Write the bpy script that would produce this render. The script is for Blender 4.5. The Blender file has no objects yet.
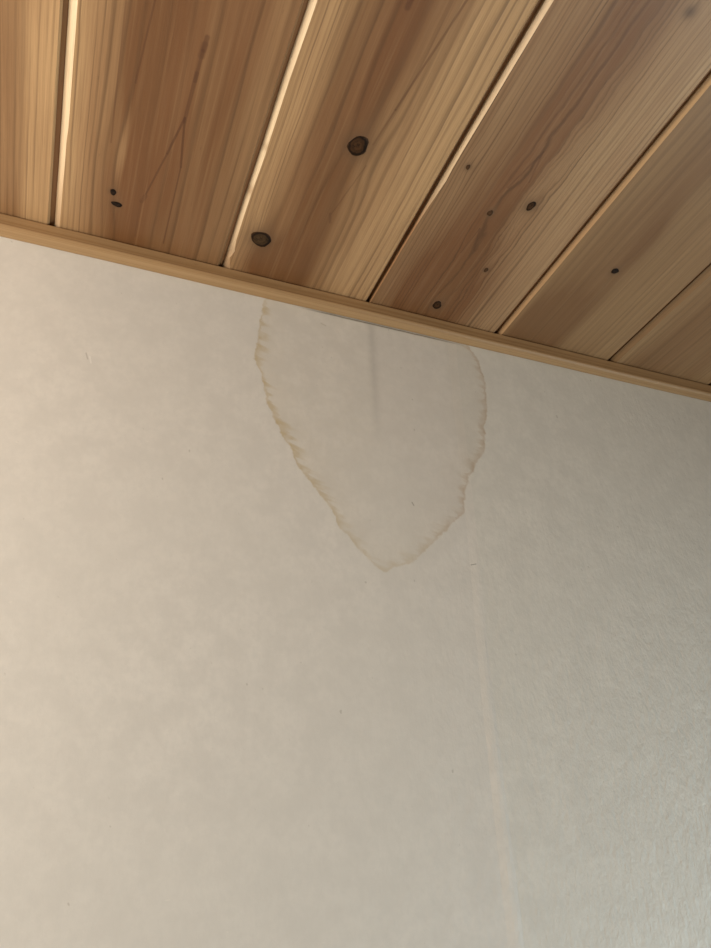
import bpy, bmesh, math, random
from mathutils import Matrix, Vector
random.seed(7)
S = bpy.context.scene
C = bpy.data.collections.new('room'); S.collection.children.link(C)
H = 2.40                      # ceiling height; the wall in view is the plane y = 0, x runs along it
XL, XR, YR = -0.665, 1.197, -2.6   # left wall, right wall, rear wall
P = 0.133                     # pitch of the ceiling planks

# ------------------------------------------------------------------ camera
cam = bpy.data.cameras.new('camera'); co = bpy.data.objects.new('camera', cam); C.objects.link(co)
rt, dn, fw = ((0.92836, -0.36870, -0.04705), (0.14621, 0.47864, -0.86575), (0.34172, 0.79685, 0.49826))
m = Matrix.Identity(4)
for i in range(3):
    m[i][0], m[i][1], m[i][2] = rt[i], -dn[i], -fw[i]
m.translation = (0.04917, -0.46969, H - 0.46868)
co.matrix_world = m
cam.sensor_fit = 'HORIZONTAL'; cam.sensor_width = 36; cam.lens = 753.0 / 711 * 36; cam.clip_start = 0.01
S.camera = co

# ------------------------------------------------------------------ world, lights, exposure
W = bpy.data.worlds.new('daylight'); S.world = W; W.use_nodes = True
W.node_tree.nodes['Background'].inputs['Color'].default_value = (0.75, 0.85, 1.0, 1)
W.node_tree.nodes['Background'].inputs['Strength'].default_value = 0.6
def area(name, loc, rot, sx, sy, power, col, spread=180):
    l = bpy.data.lights.new(name, 'AREA'); l.shape = 'RECTANGLE'; l.size = sx; l.size_y = sy
    l.spread = math.radians(spread); l.energy = power; l.color = col
    o = bpy.data.objects.new(name, l); C.objects.link(o); o.location = loc; o.rotation_euler = rot
    return o
# daylight entering by the left window (low warm sun glow), the right window (cool sky) and the rear one
WIN = {'left': dict(y0=-0.52, y1=-0.06, z0=1.82, z1=2.35), 'right': dict(y0=-0.60, y1=-0.10, z0=1.00, z1=1.75)}
w = WIN['left']
area('daylight_left', (XL + 0.02, (w['y0']+w['y1'])/2, (w['z0']+w['z1'])/2), (0, -math.pi/2, 0), w['z1']-w['z0']-.1, w['y1']-w['y0']-.1, 10.8, (1.0, 0.895, 0.775))
w = WIN['right']
area('daylight_right', (XR - 0.02, (w['y0']+w['y1'])/2, (w['z0']+w['z1'])/2), (0, math.pi/2, 0), w['z1']-w['z0']-.1, w['y1']-w['y0']-.1, 13.0, (0.80, 0.945, 1.0), 156)
vs = S.view_settings
vs.view_transform = 'Standard'; vs.look = 'None'; vs.gamma = 1; vs.use_curve_mapping = False
vs.exposure = 0.0

# ------------------------------------------------------------------ node helpers
class G:
    """a node tree with arithmetic on sockets"""
    def __init__(s, name):
        s.m = bpy.data.materials.new(name); s.m.use_nodes = True
        s.t = s.m.node_tree; s.n = s.t.nodes; s.b = s.n['Principled BSDF']
    def put(s, sock, v):
        if isinstance(v, X): s.t.links.new(v.s, sock)
        elif isinstance(v, tuple) and sock.type == 'RGBA' and len(v) == 3: sock.default_value = (*v, 1)
        else: sock.default_value = v
    def math(s, op, *a, clamp=False):
        n = s.n.new('ShaderNodeMath'); n.operation = op; n.use_clamp = clamp
        for i, v in enumerate(a): s.put(n.inputs[i], v)
        return X(s, n.outputs[0])
    def obj(s):
        n = s.n.new('ShaderNodeTexCoord'); return X(s, n.outputs['Object'])
    def sep(s, v):
        n = s.n.new('ShaderNodeSeparateXYZ'); s.put(n.inputs[0], v); return [X(s, o) for o in n.outputs]
    def vec(s, x, y, z=0.0):
        n = s.n.new('ShaderNodeCombineXYZ')
        for i, v in enumerate((x, y, z)): s.put(n.inputs[i], v)
        return X(s, n.outputs[0])
    def noise(s, v, scale=1.0, detail=2.0, rough=0.5):
        n = s.n.new('ShaderNodeTexNoise'); n.noise_dimensions = '3D'
        s.put(n.inputs['Vector'], v); n.inputs['Scale'].default_value = scale
        n.inputs['Detail'].default_value = detail; n.inputs['Roughness'].default_value = rough
        return X(s, n.outputs['Fac'])
    def step(s, v, a, b, c=0.0, d=1.0):
        n = s.n.new('ShaderNodeMapRange'); n.interpolation_type = 'SMOOTHSTEP'; n.clamp = True
        for i, q in enumerate((v, a, b, c, d)): s.put(n.inputs[i], q)
        return X(s, n.outputs[0])
    def mix(s, f, a, b, mode='MIX'):
        n = s.n.new('ShaderNodeMix'); n.data_type = 'RGBA'; n.blend_type = mode
        s.put(n.inputs['Factor'], f)
        s.put([i for i in n.inputs if i.name == 'A' and i.type == 'RGBA'][0], a)
        s.put([i for i in n.inputs if i.name == 'B' and i.type == 'RGBA'][0], b)
        return X(s, [o for o in n.outputs if o.type == 'RGBA'][0])
    def curve(s, v, pts):
        n = s.n.new('ShaderNodeFloatCurve'); s.put(n.inputs['Value'], v)
        c = n.mapping.curves[0]
        while len(c.points) > 2: c.points.remove(c.points[1])
        c.points[0].location = pts[0]; c.points[1].location = pts[-1]
        for q in pts[1:-1]: c.points.new(*q)
        for q in c.points: q.handle_type = 'VECTOR'
        n.mapping.update()
        return X(s, n.outputs[0])
    def bump(s, h, strength=1.0, dist=0.001):
        n = s.n.new('ShaderNodeBump'); n.inputs['Strength'].default_value = strength
        n.inputs['Distance'].default_value = dist; s.put(n.inputs['Height'], h)
        s.t.links.new(n.outputs[0], s.b.inputs['Normal'])
    def out(s, col=None, rough=None, spec=None):
        if col is not None: s.put(s.b.inputs['Base Color'], col)
        if rough is not None: s.put(s.b.inputs['Roughness'], rough)
        if spec is not None: s.b.inputs['Specular IOR Level'].default_value = spec
        return s.m
class X:
    def __init__(s, g, sock): s.g, s.s = g, sock
    def __add__(a, b): return a.g.math('ADD', a, b)
    __radd__ = __add__
    def __mul__(a, b): return a.g.math('MULTIPLY', a, b)
    __rmul__ = __mul__
    def __sub__(a, b): return a.g.math('SUBTRACT', a, b)
    def __rsub__(a, b): return a.g.math('SUBTRACT', b, a)
    def __truediv__(a, b): return a.g.math('DIVIDE', a, b)
    def __neg__(a): return a * -1.0

# ------------------------------------------------------------------ materials
def gauss(g, v, u, vk, uk, sv, su):
    a = (v - vk) * (1 / sv); b = (u - uk) * (1 / su)
    return g.math('EXPONENT', -(a * a + b * b))

def wood(name, seed=0.0, rings=((-75, 5), (75, 5)), zone=((-75, .4), (75, .6)), tilt=0.0, wob=1.0, jag=0.0, knots=(), warp=(), patches=(), streaks=(), late=0.45,
         light=(0.44, 0.265, 0.125), brown=(0.155, 0.067, 0.024), rough=0.40, sheen=0.40, drift=0.15):
    """cedar board; local x across (mm), local y along (mm, 0 at the wall); rings = ring spacing across the board, zone = pale (0) to brown (1)"""
    g = G(name)
    x, y, z = g.sep(g.obj())
    v = x * 1000.0; u = y * 1000.0
    w1 = (g.noise(g.vec(v * 0.010, u * 0.0030, seed), 1.0, 1.0) - 0.5) * (6 * wob)
    w2 = (g.noise(g.vec(v * 0.05, u * 0.013, seed + 3), 1.0, 2.0) - 0.5) * (2.2 * wob)
    s_ = v + u * tilt + w1 + w2
    for (vk, uk, a, s1, s2) in warp:                                # the grain parts around knots: a in mm
        s_ = s_ + gauss(g, v, u, vk, uk, s1, s2) * a
    if jag:
        s_ = s_ + (g.noise(g.vec(v * 0.09, u * 0.045, seed + 5), 1.0, 3.0) - 0.5) * jag * gauss(g, v, u, 0, -140, 24, 260)
    # phase = integral of 1 / spacing
    N = 60; tot = 0.0; pts = [(0.0, 0.0)]
    for i in range(N):
        vv = -75 + 150 * (i + .5) / N
        tot += (150 / N) / ramp(vv, rings); pts.append(((i + 1) / N, tot))
    sn = (s_ + 75.0) * (1 / 150)
    ph = g.curve(sn, [(a, b / tot) for a, b in pts]) * tot
    ph = ph + (g.noise(g.vec(ph * 0.6, seed, 0.0), 1.0, 2.0) - 0.5) * 1.5
    t = g.math('FRACT', ph)
    ring = g.step(t, 0.40, 0.84) * g.step(t, 0.84, 1.0, 1.0, 0.0)
    vary = g.step(g.noise(g.vec(ph * 1.1, seed + 20, u * 0.004), 1.0, 1.0), 0.32, 0.68, 0.2, 1.0)
    zn = g.curve(sn, [((a + 75) / 150, b) for a, b in zone])
    zn = zn + (g.noise(g.vec(s_ * 0.045, u * 0.004, seed + 40), 1.0, 2.0) - 0.5) * 0.7 + (g.noise(g.vec(s_ * 0.17, u * 0.005, seed + 44), 1.0, 2.0) - 0.5) * 0.35
    for (vk, uk, s1, s2, a) in patches:
        zn = zn + gauss(g, v, u, vk, uk, s1, s2) * a
    zn = g.math('MAXIMUM', g.math('MINIMUM', zn, 1.15), -0.1)
    col = g.mix(zn, light, brown)
    pink = g.noise(g.vec(s_ * 0.03, u * 0.006, seed + 80), 1.0, 2.0)
    col = g.mix(g.step(pink, 0.4, 0.65) * drift, col, tuple(a * b for a, b in zip(brown, (1.25, 1.0, 1.0))))
    fib = g.noise(g.vec(v * 1.3, u * 0.020, seed + 60), 1.0, 4.0, 0.65)
    col = g.mix(g.step(fib, 0.35, 0.75) * 0.30, col, tuple(0.72 * c for c in brown))
    fib2 = g.noise(g.vec(v * 0.4, u * 0.006, seed + 70), 1.0, 2.0)
    col = g.mix(g.step(fib2, 0.5, 0.8) * 0.12, col, tuple(min(1, 1.2 * c) for c in light))
    rk = ring * vary * late
    col = g.mix(rk, col, tuple(0.42 * c for c in brown))
    # short dark ticks of torn grain
    tk = g.noise(g.vec(v * 0.9, u * 0.10, seed + 90), 1.0, 1.0)
    col = g.mix(g.step(tk, 0.77, 0.83) * 0.35, col, tuple(0.3 * c for c in brown))
    for (va, ua, vb, ub, r0, amt) in streaks:                       # resin streaks along the grain
        L2 = (vb - va) ** 2 + (ub - ua) ** 2
        h = g.math('MULTIPLY', (v - va) * (vb - va) + (u - ua) * (ub - ua), 1 / L2, clamp=True)
        ex = v - va - h * (vb - va) + w2 * 0.4; ey = u - ua - h * (ub - ua)
        dd = g.math('SQRT', ex * ex + ey * ey)
        col = g.mix(g.step(dd, r0 * 0.45, r0 * 1.3, amt, 0.0), col, (0.080, 0.029, 0.011))
    for (vk, uk, r) in knots:                                       # collar of a knot
        col = g.mix(gauss(g, v, u, vk, uk, r * 1.5, r * 1.9) * 0.45, col, (0.17, 0.088, 0.038))
        col = g.mix(gauss(g, v, u, vk, uk, r * 1.02, r * 1.05) * 0.65, col, (0.07, 0.036, 0.017))
        col = g.mix(gauss(g, v, u, vk + r * .4, uk - r * 1.7, r * 0.45, r * 1.8) * 0.4, col, (0.14, 0.07, 0.03))
    g.bump(rk * 0.6 + fib * 0.4, 0.25, 0.0006)
    rr = g.step(fib, 0.3, 0.8, rough - 0.05, rough + 0.1)
    return g.out(col, rr, sheen)
def ramp(u, pts):
    for (a, b), (c, d) in zip(pts, pts[1:]):
        if u <= c: return b + (d - b) * max(0, (u - a)) / (c - a)
    return pts[-1][1]

def knot_mat(name, core, mid, rim):
    g = G(name)
    n_ = g.n.new('ShaderNodeTexCoord'); gx, gy, gz = g.sep(X(g, n_.outputs['Generated']))
    n = g.noise(g.obj(), 330, 3, 0.6)
    a = gx - 0.5; b = gy - 0.5
    r = g.math('SQRT', a * a + b * b) * 2.0 + (n - 0.5) * 0.35
    rings = g.math('SINE', r * 17.0) * 0.5 + 0.5
    col = g.mix(rings * 0.5, mid, core)
    col = g.mix(g.step(n, 0.52, 0.64) * 0.6, col, rim)
    col = g.mix(g.step(r, 0.50, 0.74), col, rim)
    col = g.mix(g.step(r, 0.74, 1.0) * 0.9, col, (0.060, 0.029, 0.012))
    g.bump(n + rings * 0.3, 0.4, 0.0005)
    return g.out(col, 0.6, 0.08)
M_KNOT = knot_mat('dark_knot', (0.020, 0.009, 0.004), (0.058, 0.026, 0.010), (0.012, 0.006, 0.003))
M_BLACK = knot_mat('black_knot', (0.010, 0.007, 0.005), (0.024, 0.014, 0.009), (0.006, 0.004, 0.003))
M_GREY = knot_mat('grey_knot', (0.028, 0.015, 0.007), (0.062, 0.034, 0.015), (0.014, 0.007, 0.004))
M_RED = knot_mat('red_knot', (0.050, 0.023, 0.010), (0.085, 0.042, 0.019), (0.050, 0.024, 0.011))

def trim_mat():
    g = G('pine_trim')
    x, y, z = g.sep(g.obj())
    n = g.noise(g.vec(x * 2.2, y * 420, z * 420), 1.0, 3.0, 0.55)
    k = g.noise(g.vec(x * 1.1, y * 110 + 4.0, z * 150), 1.0, 1.0)
    col = g.mix(g.step(n, 0.35, 0.7), (0.37, 0.225, 0.105), (0.29, 0.165, 0.070))
    col = g.mix(g.step(k, 0.45, 0.7) * 0.22, col, (0.23, 0.125, 0.050))
    ln = (z + 0.0112 + (g.noise(g.vec(x * 3.0, 0.0, 0.0), 1.0, 1.0) - 0.5) * 0.003) * 1500.0
    col = g.mix(g.math('EXPONENT', -(ln * ln)) * 0.6, col, (0.19, 0.095, 0.036))
    sp = g.noise(g.vec(x * 90, y * 400, z * 400), 1.0, 1.0)
    col = g.mix(g.step(sp, 0.72, 0.8) * 0.35, col, (0.2, 0.11, 0.05))
    g.bump(n, 0.2, 0.0004)
    return g.out(col, 0.45, 0.4)
M_TRIM = trim_mat()

STAIN = [(174.8, -17.4), (171.4, -41.8), (170.1, -64.6), (166.3, -80.1), (172.3, -92.8), (175.4, -106.5), (179.7, -126.0), (188.3, -144.1),
         (198.5, -163.4), (203.4, -175.7), (213.4, -188.7), (222.9, -199.7), (230.6, -211.3), (235.7, -224.7), (244.1, -232.2), (253.5, -242.8),
         (264.5, -253.5), (271.3, -255.5), (278.5, -250.4), (293.0, -245.9), (302.7, -236.9), (315.0, -223.1), (333.9, -205.8), (344.4, -195.7),
         (347.9, -174.8), (353.8, -161.4), (364.6, -142.9), (375.4, -126.4), (376.6, -106.4), (385.3, -67.7), (384.4, -43.9), (380.9, -24.7), (375.9, -18.3)]
SC = (272.0, -125.0)
def wall_mat(name, tint):
    """off-white paper; local x, z in metres with z = 0 at the ceiling; one tide mark of a leak"""
    g = G(name)
    x, y, z = g.sep(g.obj())
    X_ = x * 1000.0; Z_ = z * 1000.0
    base = tuple(c * t for c, t in zip((0.705, 0.66, 0.59), tint))
    mot = g.noise(g.vec(x * 45, z * 45, 0.0), 1.0, 3.0, 0.6)
    mot2 = g.noise(g.vec(x * 6, z * 5, 2.0), 1.0, 2.0)
    col = g.mix(g.step(mot, 0.34, 0.66), tuple(c * 1.025 for c in base), tuple(c * 0.945 for c in base))
    mot3 = g.noise(g.vec(x * 190, z * 150, 12.0), 1.0, 3.0, 0.65)
    col = g.mix(g.step(mot3, 0.35, 0.7) * 0.5, col, tuple(c * 0.90 for c in base))
    col = g.mix(g.step(mot2, 0.35, 0.65) * 0.4, col, (base[0] * 0.95, base[1] * 0.955, base[2] * 0.95))
    # paper fibres and flecks
    fl = g.noise(g.vec(x * 210 + z * 90, z * 130 - x * 60, 5.0), 1.0, 1.0)
    col = g.mix(g.step(fl, 0.76, 0.82) * 0.35, col, (0.30, 0.25, 0.19))
    fl2 = g.noise(g.vec(x * 160, z * 420, 9.0), 1.0, 1.0)
    col = g.mix(g.step(fl2, 0.76, 0.84) * 0.25, col, (0.86, 0.80, 0.70))
    # tide mark
    dx = X_ - SC[0]; dz = Z_ - SC[1]
    r = g.math('SQRT', dx * dx + dz * dz)
    th = g.math('ARCTAN2', dx, -dz) * (0.5 / math.pi) + 0.5
    pts = []
    for (a, b) in STAIN:
        t = math.atan2(a - SC[0], -(b - SC[1])) / (2 * math.pi) + 0.5
        pts.append((t, math.hypot(a - SC[0], b - SC[1]) / 250))
    pts = [(0.0, pts[0][1] * 1.2)] + pts + [(1.0, pts[-1][1] * 1.2)]
    rb = g.curve(th, pts) * 250.0
    n1 = g.noise(g.vec(x * 110, z * 110, 1.0), 1.0, 2.0) - 0.5
    n2 = g.noise(g.vec(x * 360, z * 360, 3.0), 1.0, 2.0) - 0.5
    e = rb + n1 * 6.0 + n2 * 2.2 - r                      # mm inside the mark
    comb = g.noise(g.vec(x * 30, z * 150 + x * 40, 7.0), 1.0, 2.0)
    wmax = g.step(th, 0.36, 0.62, 17.0, 13.0)
    wid = g.step(comb, 0.34, 0.64, 3.0, wmax)
    edge = g.step(e, -0.8, 1.4)
    line = edge * g.step(e, 0.3, wid, 1.0, 0.10)
    rim = edge * g.step(e, 0.2, 2.6, 1.0, 0.0)
    amt = g.curve(th, [(0.0, 0.75), (0.12, 0.8), (0.30, 1.0), (0.42, 0.75), (0.5, 0.42), (0.58, 0.62), (0.66, 0.8), (0.74, 0.85), (0.80, 0.9), (1.0, 0.75)])
    spot = g.step(g.noise(g.vec(x * 140, z * 140, 8.0), 1.0, 2.0), 0.3, 0.7, 0.55, 1.15)
    hue = g.step(th, 0.5, 0.62)
    scol = g.mix(hue, (0.49, 0.365, 0.175), (0.44, 0.31, 0.19))
    fade = g.step(e, 0.0, 40.0, 0.085, 0.03) * edge
    fac = g.math('MINIMUM', line * spot * amt * 0.60 + rim * amt * 0.07 + fade, 0.85)
    col = g.mix(fac, col, scol)
    # grey run below the plank joint, faint second run
    def smear(xa, za, xb, zb, wd, a, c=(0.20, 0.175, 0.15)):
        nonlocal col
        h = g.math('MULTIPLY', Z_ - za, 1 / (zb - za))
        cx = h * (xb - xa) + xa
        k = (X_ - cx + n1 * 3.0) * (1 / wd)
        f = g.math('EXPONENT', -(k * k)) * g.step(h, -0.05, 0.03) * g.step(h, 0.35, 1.0, 1.0, 0.0)
        col = g.mix(f * a, col, c)
    smear(273.5, -15, 272.0, -165, 4.0, 0.20)
    smear(353.0, -15, 352.0, -250, 6.0, 0.10, (0.40, 0.36, 0.26))
    dl = (Z_ + 15.2 + n1 * 0.8) * (1 / 0.9)  # contact shadow under the trim, painted into the wall colour
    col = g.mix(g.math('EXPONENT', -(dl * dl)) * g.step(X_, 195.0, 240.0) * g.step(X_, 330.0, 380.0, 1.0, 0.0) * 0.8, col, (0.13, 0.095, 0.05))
    # single small marks; the pale one is a nick's highlight, painted in
    for (xa, za, xb, zb, r0, a, c) in ((344.5, -241.2, 349.0, -240.0, 0.55, 0.5, (0.16, 0.13, 0.10)), (41.5, -108, 43.2, -113, 0.6, 0.4, (0.30, 0.25, 0.20)),
                                       (298.0, -193.0, 299.2, -195.4, 0.7, 0.5, (0.22, 0.18, 0.14)), (44.4, -110.5, 45.8, -116, 0.7, 0.4, (0.9, 0.85, 0.78)),
                                       (-8, -175, -6.5, -180, 0.7, 0.4, (0.28, 0.22, 0.17)), (226, -28, 230, -29.5, 1.0, 0.25, (0.3, 0.24, 0.15))):
        L2 = (xb - xa) ** 2 + (zb - za) ** 2
        h = g.math('MULTIPLY', (X_ - xa) * (xb - xa) + (Z_ - za) * (zb - za), 1 / L2, clamp=True)
        ex = X_ - xa - h * (xb - xa); ez = Z_ - za - h * (zb - za)
        d = g.math('SQRT', ex * ex + ez * ez)
        col = g.mix(g.step(d, r0 * 0.4, r0 * 1.2, a, 0.0), col, c)
    # relief: paper grain, upright brush marks that grow stronger to the right
    b1 = g.noise(g.vec(x * 300, z * 220, 0.0), 1.0, 4.0, 0.6)
    b2 = g.noise(g.vec(x * 330, z * 60, 4.0), 1.0, 3.0, 0.6)
    b3 = g.noise(g.vec(x * 150, z * 85, 6.0), 1.0, 3.0, 0.6)
    k = g.step(x, 0.20, 0.62, 0.06, 1.0) * g.step(z, -0.12, -0.40, 0.22, 1.0)
    g.bump(b1 * (k * 0.4 + 0.03) + (b2 * 0.4 + b3 * 0.9) * k, 0.7, 0.0020)
    return g.out(col, 0.62, 0.3)
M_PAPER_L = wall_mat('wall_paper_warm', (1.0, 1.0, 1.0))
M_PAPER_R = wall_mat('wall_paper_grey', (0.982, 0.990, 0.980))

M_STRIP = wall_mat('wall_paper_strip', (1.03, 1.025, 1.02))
def plain(name, col, rough=0.7, amt=0.08, scale=30):
    g = G(name)
    n = g.noise(g.obj(), scale, 3)
    g.bump(n, 0.2, 0.001)
    return g.out(g.mix(n, tuple(c * (1 - amt) for c in col), tuple(min(1, c * (1 + amt)) for c in col)), rough, 0.3)
M_PLASTER = plain('painted_plaster', (0.40, 0.38, 0.35))
M_SUB = plain('rough_decking', (0.10, 0.065, 0.035), 0.9, 0.2)
M_FRAME = plain('painted_frame', (0.75, 0.72, 0.66), 0.4)
def glass():
    g = G('window_glass')
    b = g.b; b.inputs['Base Color'].default_value = (0.9, 0.95, 0.95, 1); b.inputs['Roughness'].default_value = 0.02
    b.inputs['Transmission Weight'].default_value = 1.0; b.inputs['IOR'].default_value = 1.45
    return g.m
M_GLASS = glass()
M_FLOOR = wood('floor_boards', 90.0, rough=0.4, light=(0.20, 0.165, 0.13), brown=(0.16, 0.125, 0.09))

# ------------------------------------------------------------------ mesh helpers
def link(name, me, mat, parent=None, loc=(0, 0, 0)):
    o = bpy.data.objects.new(name, me); C.objects.link(o); o.location = loc
    if me is not None and not me.materials: me.materials.append(mat)
    if parent: o.parent = parent
    return o
def mesh(name, vs_, fs, smooth=False):
    me = bpy.data.meshes.new(name); me.from_pydata(vs_, [], fs); me.update()
    bm = bmesh.new(); bm.from_mesh(me); bmesh.ops.recalc_face_normals(bm, faces=bm.faces); bm.to_mesh(me); bm.free()
    if smooth:
        for p in me.polygons: p.use_smooth = True
    return me
def boxes(name, lst):
    V, F = [], []
    for (x0, y0, z0, x1, y1, z1) in lst:
        b = len(V)
        V += [(x, y, z) for z in (z0, z1) for y in (y0, y1) for x in (x0, x1)]
        F += [tuple(b + i for i in f) for f in ((0, 2, 3, 1), (4, 5, 7, 6), (0, 1, 5, 4), (2, 6, 7, 3), (0, 4, 6, 2), (1, 3, 7, 5))]
    return mesh(name, V, F)
def tag(o, label=None, cat=None, kind=None, group=None):
    for k, v_ in (('label', label), ('category', cat), ('kind', kind), ('group', group)):
        if v_: o[k] = v_
    return o
def sweep(name, sections, second=()):
    """closed prism through a list of equal cross sections (lists of 3-D points)"""
    n = len(sections[0]); V = [p for s in sections for p in s]; F = []
    for i in range(len(sections) - 1):
        for j in range(n):
            a = i * n + j; b = i * n + (j + 1) % n
            F.append((a, b, b + n, a + n))
    F.append(tuple(range(n))); F.append(tuple(range(len(V) - n, len(V))))
    me = mesh(name, V, F)
    if second:
        for i in range(len(sections) - 1): me.polygons[i * n].material_index = 2
        for i in range(len(sections) - 1):
            for j in second: me.polygons[i * n + j].material_index = 1
    return me

# ------------------------------------------------------------------ the room
floor = tag(link('floor', boxes('floor', [(XL, YR, -0.05, XR, 0.0, 0)]), M_FLOOR), 'bare boarded floor of the room below', 'floor', 'structure')
ceiling = tag(link('ceiling', boxes('ceiling', [(XL - .1, YR - .1, H + 0.020, XR + .1, 0.1, H + 0.06)]), M_SUB),
              'cedar plank ceiling with recessed joints and dark knots', 'ceiling', 'structure')
wall_back = tag(link('wall_back', boxes('wall_back', [(XL, 0.0007, 0, XR, 0.1, H + 0.019)]), M_PLASTER),
                'off-white papered wall with a large yellowish water stain', 'wall', 'structure')
def side_wall(name, x0, x1, w_, label):
    L = [(x0, YR, 0, x1, w_['y0'], H + .019), (x0, w_['y1'], 0, x1, 0.1, H + .019),
         (x0, w_['y0'], 0, x1, w_['y1'], w_['z0']), (x0, w_['y0'], w_['z1'], x1, w_['y1'], H + .019)]
    return tag(link(name, boxes(name, L), M_PLASTER), label, 'wall', 'structure')
side_wall('wall_left', XL - .1, XL, WIN['left'], 'plain plastered side wall with a warm lit window')
side_wall('wall_right', XR, XR + .1, WIN['right'], 'plain plastered side wall with a cool lit window')
tag(link('wall_rear', boxes('wall_rear', [(XL - .1, YR - .1, 0, XR + .1, YR, H + .019)]), M_PLASTER), 'plain plastered wall behind the viewer', 'wall', 'structure')
for n_, (xa, w_, lab) in enumerate(((XL - .08, WIN['left'], 'left window in a pale painted frame'), (XR + .04, WIN['right'], 'right window in a pale painted frame')), 1):
    y0, y1, z0, z1 = w_['y0'], w_['y1'], w_['z0'], w_['z1']; f = 0.045; ym = (y0 + y1) / 2
    fr = link('window_%d' % n_, boxes('window_frame', [(xa, y0, z0, xa + .04, y0 + f, z1), (xa, y1 - f, z0, xa + .04, y1, z1), (xa, y0 + f, z0, xa + .04, y1 - f, z0 + f),
              (xa, y0 + f, z1 - f, xa + .04, y1 - f, z1), (xa, ym - .015, z0 + f, xa + .04, ym + .015, z1 - f)]), M_FRAME)
    tag(fr, lab, 'window', 'structure')
    for (a, b) in ((y0 + f, ym - .015), (ym + .015, y1 - f)):
        link('pane', boxes('pane', [(xa + .018, a, z0 + f, xa + .022, b, z1 - f)]), M_GLASS, fr)

# ------------------------------------------------------------------ wall covering: two sheets meeting in a slightly leaning joint
def seam(z): return 0.3525 + 0.0375 * z + 0.0007 * math.sin(z * 23)       # z <= 0, measured down from the ceiling
NZ = 60
zs = [0.012 - (H + 0.012) * (i / NZ) ** 1.5 for i in range(NZ + 1)]
zs[-1] = -H
def sheet(name, left):
    secs = []
    for z in zs:
        a, b = (XL, seam(z)) if left else (seam(z), XR)
        secs.append([(a, 0.0, z), (b, 0.0, z), (b, 0.0007, z), (a, 0.0007, z)])
    return sweep(name, secs)
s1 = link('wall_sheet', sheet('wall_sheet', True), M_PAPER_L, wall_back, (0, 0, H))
tag(s1, 'warm off-white wall sheet with most of the brown-edged water stain')
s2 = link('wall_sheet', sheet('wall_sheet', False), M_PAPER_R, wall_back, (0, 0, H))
tag(s2, 'greyer off-white wall sheet with upright brush texture')
secs = []
for z in zs:
    a = seam(z); hh = 0.00003 + 0.00034 * min(1, max(0, (-z - 0.22) / 0.2)); wd = 0.0085 + 0.003 * min(1, max(0, -z - .25) / .25)
    secs.append([(a - .0004, 0.0003, z), (a - .0002, -0.00001, z), (a + wd * .45, -hh, z), (a + wd * .75, -hh * 0.95, z), (a + wd, -0.00001, z), (a + wd, 0.0003, z)])
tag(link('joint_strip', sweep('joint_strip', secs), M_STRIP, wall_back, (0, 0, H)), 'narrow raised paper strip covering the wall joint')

# ------------------------------------------------------------------ ceiling planks
T = 0.019      # plank thickness
def plank_mesh(name, cuts, rnd, lip=0.0050):
    """cuts(u) -> (recess width, chamfer width, chamfer depth) in metres; the tongue lip shows in the joint on the plank's left side"""
    ys = [0.0, -.004, -.010, -.016, -.022] + [-0.03 - 0.012 * i for i in range(28)] + [-.45, -.6, -.9, -1.3, -1.8, -2.2, YR]
    secs = []
    for y in ys:
        rw, cw, cd = cuts(-y * 1000)
        j = rnd.uniform(-.00006, .00006)
        x0 = -P / 2; x1 = P / 2
        secs.append([(x0 + 0.0004 - 0.002, y, lip), (x0 + rw + j, y, lip), (x0 + rw + j * 1.2, y, max(cd, 0.0004)), (x0 + rw + cw * .55 + j, y, max(cd, 0.0004) * .42), (x0 + rw + cw + j, y, 0.0),
                     (x1 - 0.0014, y, 0.0), (x1, y, 0.0016), (x1, y, 0.0032), (x1 - 0.004, y, 0.0056), (x1 - 0.006, y, T), (x0 - 0.002, y, T)])
    return sweep(name, secs, (1, 2, 3))
mm = 0.001
CUT = {
    -1: lambda u: (.0046, .0032, .0028),
    0: lambda u: (.0034 + .0002 * math.sin(u / 40), ramp(u, [(0, .0040), (95, .0044), (103, .0050), (300, .0052)]), .0032),
    1: lambda u: (.0028 + .0002 * math.sin(u / 17), ramp(u, [(0, .0036), (12, .0066), (20, .0026), (34, .0062), (40, .0036), (90, .0038), (94, .0030), (104, .0038), (130, .0040), (134, .0036), (300, .0044)]), .0032),
    2: lambda u: (ramp(u, [(0, .0030), (120, .0040), (300, .0044)]), ramp(u, [(0, .0006), (100, .0007), (125, .0016), (150, .0032), (165, .0024), (300, .0036)]), ramp(u, [(0, .0006), (100, .0008), (150, .0028), (300, .0030)])),
    3: lambda u: (.0038, .0036, .0028),
    4: lambda u: (.0030, .0070, .0024),
    5: lambda u: (.0040, .0040, .0028),
}
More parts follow.
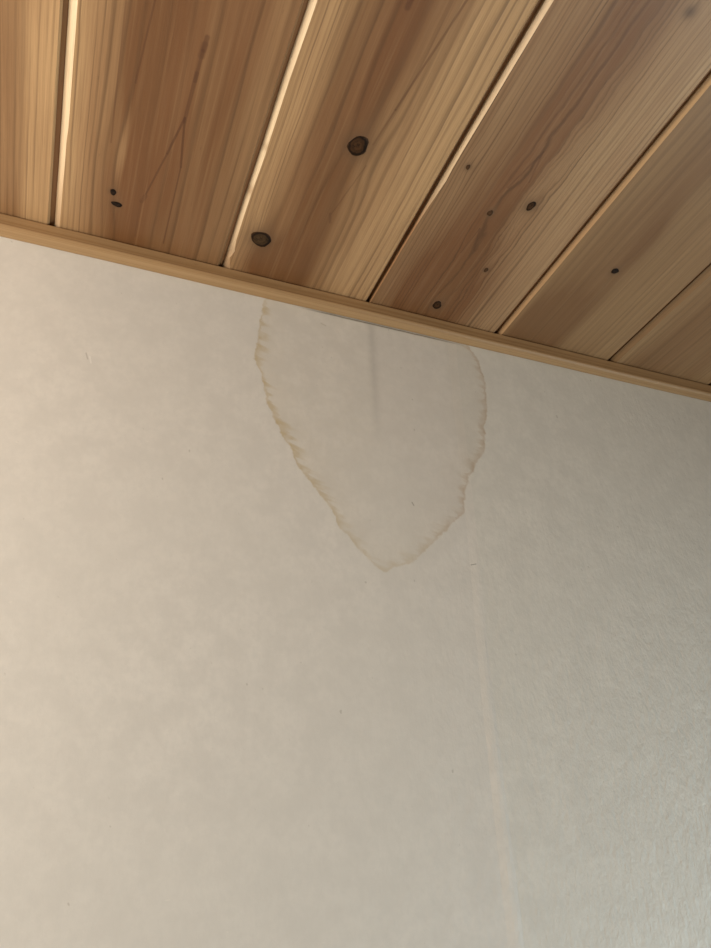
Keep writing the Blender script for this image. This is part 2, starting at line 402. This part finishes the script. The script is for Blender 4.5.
MATS = {
    -1: wood('cedar_straight', 1.0, rings=((-75, 5), (75, 4.2)), zone=((-75, .6), (20, .5), (42, .75), (50, .15), (75, .0)), wob=0.5, late=0.42, light=(0.50, 0.305, 0.145)),
    0: wood('cedar_flame', 2.0, rings=((-75, 3.6), (-40, 4.4), (-30, 8), (0, 15), (30, 13), (50, 9), (75, 8)), zone=((-75, .0), (-50, .1), (-36, .65), (-10, 1.1), (10, .95), (40, .78), (75, .7)),
            wob=1.1, late=0.5, tilt=-0.012, knots=((-24, -57.7, 3.0), (-20.7, -47.2, 3.4)), warp=((-22, -80, 7, 16, 50), (2, -80, -4, 12, 60)),
            patches=((-22, -92, 4, 26, -0.55), (-24, -170, 5, 40, 0.3)),
            streaks=((17.0, -195, 16.4, -186, 1.8, 0.55), (16.6, -190, 16.0, -182, 2.3, 0.45), (16.2, -186, 15.6, -164, 1.3, 0.6), (15.7, -170, 14.6, -133, 1.5, 0.55), (14.5, -136, 8, -104, 0.9, 0.7), (14.5, -136, 19, -96, .9, .7), (8, -104, -1, -64, .8, .6), (19, -96, 19, -20, .7, .55),
                     (-1, -62, -3, -56, 1.8, 0.4), (-3, -56, -3, -20, 1.0, .25), (-14, -240, -20, -150, .7, .5), (-32, -200, -30, -100, .6, .35))),
    1: wood('cedar_knotty', 3.4, rings=((-75, 2.8), (-42, 3.2), (-34, 14), (6, 16), (16, 7), (75, 5.2)), zone=((-75, .15), (-46, .2), (-32, .8), (-20, .95), (10, .85), (24, .45), (38, .15), (75, .1)),
            wob=1.2, late=0.5, knots=((0.2, -155.3, 9.6), (-41.6, -49.8, 9.8)), warp=((-8, -150, -5, 12, 40), (9, -150, 6, 12, 40), (-48, -50, -3, 10, 24), (-33, -50, 4, 12, 28)),
            patches=((-41, -26, 14, 26, 0.5), (-20, -18, 22, 30, .4)),
            streaks=((-7, -262, -7, -254, 2.2, 0.6), (2, -92, 5, -84, 1.2, .35), (12, -142, 3, -92, .6, .35), (30, -310, 14, -190, .9, .5), (14, -190, 10, -160, .8, .4))),
    2: wood('cedar_fine_grain', 4.2, rings=((-75, 2.8), (-28, 3.2), (-20, 6.5), (4, 7.5), (12, 4.0), (75, 3.3)), zone=((-75, .6), (-30, .65), (-16, .9), (4, .9), (20, .48), (34, .28), (75, .28)),
            wob=1.2, jag=9.0, late=0.6, knots=((14.9, -151.2, 5.2), (-12.3, -134.4, 3.2), (16.1, -79.5, 2.8), (-4.2, -26.9, 5.8), (-49.7, -166.2, 2.5), (25.4, -312, 3.6)),
            warp=((12, -151, 5, 10, 32), (-12, -140, 7, 9, 34), (14, -79, 3, 8, 22), (-4, -30, 6, 11, 26), (-49.7, -166, 2, 6, 16)), patches=((-30, -40, 40, 60, .35), (20, -40, 30, 60, .4)), light=(0.44, 0.280, 0.145),
            streaks=((-4, -196, -12, -160, .8, .4), (-4, -196, 1, -170, .8, .4), (-12, -118, -14, -90, .7, .4), (-12, -118, -5, -96, .7, .35))),
    3: wood('cedar_soft', 5.7, rings=((-75, 9), (75, 6)), zone=((-75, .7), (-30, .75), (-8, .95), (8, .6), (75, .45)), wob=1.0, late=0.25, knots=((-8.7, -115.4, 4.2),), warp=((-8.7, -115, 3, 9, 24),),
            patches=((-30, -30, 26, 50, 0.5), (-4, -150, 6, 30, .4)), light=(0.40, 0.255, 0.125), brown=(0.170, 0.084, 0.033)),
    4: wood('cedar_pale', 6.9, rings=((-75, 7), (75, 6)), zone=((-75, .4), (-30, .8), (75, .5)), wob=1.4, late=0.3, light=(0.40, 0.255, 0.125), brown=(0.170, 0.084, 0.033)),
}
M_BEVEL = wood('bare_cedar_bevel', 21.0, zone=((-75, .2), (75, .2)), late=0.12, light=(0.70, 0.55, 0.36), brown=(0.60, 0.43, 0.26), rough=0.35)
M_EDGE = wood('worn_cedar_bevel', 23.0, zone=((-75, .2), (75, .2)), late=0.2, light=(0.43, 0.27, 0.135), brown=(0.32, 0.18, 0.08))
M_EDGE_DARK = wood('stained_cedar_bevel', 25.0, zone=((-75, .2), (75, .2)), late=0.2, light=(0.25, 0.145, 0.066), brown=(0.18, 0.095, 0.04))
def bevel(name, seed, ends):
    return wood(name, seed, zone=((-75, .05), (75, .05)), late=0.12, light=(0.72, 0.56, 0.36), brown=(0.27, 0.145, 0.065), rough=0.35, patches=[(-62, -a, 60, b, c) for a, b, c in ends])
BEVEL = {0: bevel('bare_bevel_of_flame_plank', 31, ((0, 70, .55),)), 1: bevel('bare_bevel_of_knotty_plank', 33, ((10, 32, .75), (92, 5, .5), (132, 4, .4))), 2: bevel('bare_bevel_of_fine_plank', 35, ((0, 130, 1.0), (60, 60, .6))), 3: M_EDGE, 4: M_EDGE_DARK, 5: M_EDGE_DARK}  # flame plank: light dimming towards the wall is put into the bevel colour
M_LIP = wood('tongue_of_plank', 27.0, zone=((-75, .3), (75, .3)), late=0.2, light=(0.34, 0.165, 0.070), brown=(0.24, 0.11, 0.045), sheen=0.2)
LIP = {0: 0.0038, 1: 0.0038, 2: 0.0052, 3: 0.0042, 4: 0.0034}
GEN = [wood('cedar_plain', 11.0), wood('cedar_centre_cut', 13.0, rings=((-75, 4), (-20, 8), (20, 8), (75, 4)), zone=((-75, .2), (0, 1), (75, .2)))]
KNOTS = {0: [(-24, -57.7, 2.5, 3.1, M_BLACK), (-20.2, -47.2, 4.6, 2.5, M_BLACK)], 1: [(0.2, -155.3, 8.4, 8.6, M_KNOT), (-41.6, -49.8, 9.8, 7.8, M_GREY)],
         2: [(14.9, -151.2, 3.4, 5.0, M_KNOT), (-12.3, -134.4, 2.2, 3.2, M_RED), (16.1, -79.5, 2.0, 2.5, M_RED), (-4.2, -26.9, 4.4, 5.6, M_KNOT), (-49.7, -166.2, 1.7, 2.3, M_RED)],
         3: [(-8.7, -115.4, 4.0, 3.1, M_BLACK)]}
gen_me = None
rnd = random.Random(3)
def knot_mesh(rx, ry, kind, rn):
    V = [(0, 0, -0.00016)]; F = []; n = 18
    ph = [rn.uniform(0, 6.28) for _ in range(3)]
    for ring, zz in ((0.55, -0.00018), (0.9, -0.00013), (1.0, 0.0010)):
        for i in range(n):
            a = 2 * math.pi * i / n
            k = ring * (1 + .09 * math.sin(2 * a + ph[0]) + .06 * math.sin(3 * a + ph[1]) + .04 * math.sin(5 * a + ph[2]))
            V.append((rx * mm * k * math.cos(a), ry * mm * k * math.sin(a), zz * (1 if ring < .95 else 1) + rn.uniform(-1, 1) * 0.00004))
    for i in range(n):
        j = (i + 1) % n
        F.append((0, 1 + i, 1 + j))
        for q in range(2): F.append((1 + q * n + i, 1 + (q + 1) * n + i, 1 + (q + 1) * n + j, 1 + q * n + j))
    return mesh('knot', V, F, True)
for j in range(-5, 9):
    if j in CUT:
        me = plank_mesh('ceiling_plank', CUT[j], rnd, LIP.get(j, 0.005)); mat = MATS.get(j, GEN[1])
    else:
        if gen_me is None: gen_me = [plank_mesh('ceiling_plank', CUT[-1], rnd) for _ in range(2)]
        me = gen_me[j % 2]; mat = GEN[j % 2]
    if not me.materials:
        me.materials.append(mat); me.materials.append(BEVEL.get(j, M_BEVEL)); me.materials.append(M_LIP)
    pl = link('ceiling_plank', me, mat, ceiling, (P * (j + 0.5), 0, H))
    for (kx, ky, rx, ry, kind) in KNOTS.get(j, ()):
        kn = link('knot', knot_mesh(rx, ry, kind, rnd), kind, pl, (kx * mm, ky * mm, 0))

# ------------------------------------------------------------------ cornice strip between wall and ceiling
TT, TH = 0.0112, 0.0145
secs = []
for i in range(181):
    x = XL + (XR - XL) * i / 180
    bow = 0.0004 * math.exp(-((x - 0.285) / 0.075) ** 4) + 0.00012 * math.sin(x * 31)      # stands a hair off the wall here
    dz = 0.0002 * math.sin(x * 17 + 1)
    b = -max(0.0, bow)
    secs.append([(x, b, -0.0003), (x, b - TT + .0006, -0.0009), (x, b - TT, -0.0016), (x, b - TT, -TH * .80 + dz), (x, b - TT + .0006, -TH * .90 + dz), (x, b - TT + .0018, -TH * .975 + dz), (x, b - TT + .003, -TH + dz),
                 (x, b - 0.0012, -TH - .0003 + dz), (x, b, -TH + 0.0005 + dz)])
trim = tag(link('trim_1', sweep('trim_1', secs), M_TRIM, None, (0, 0, H)), 'narrow pine strip along the joint of wall and ceiling', 'trim', 'structure')
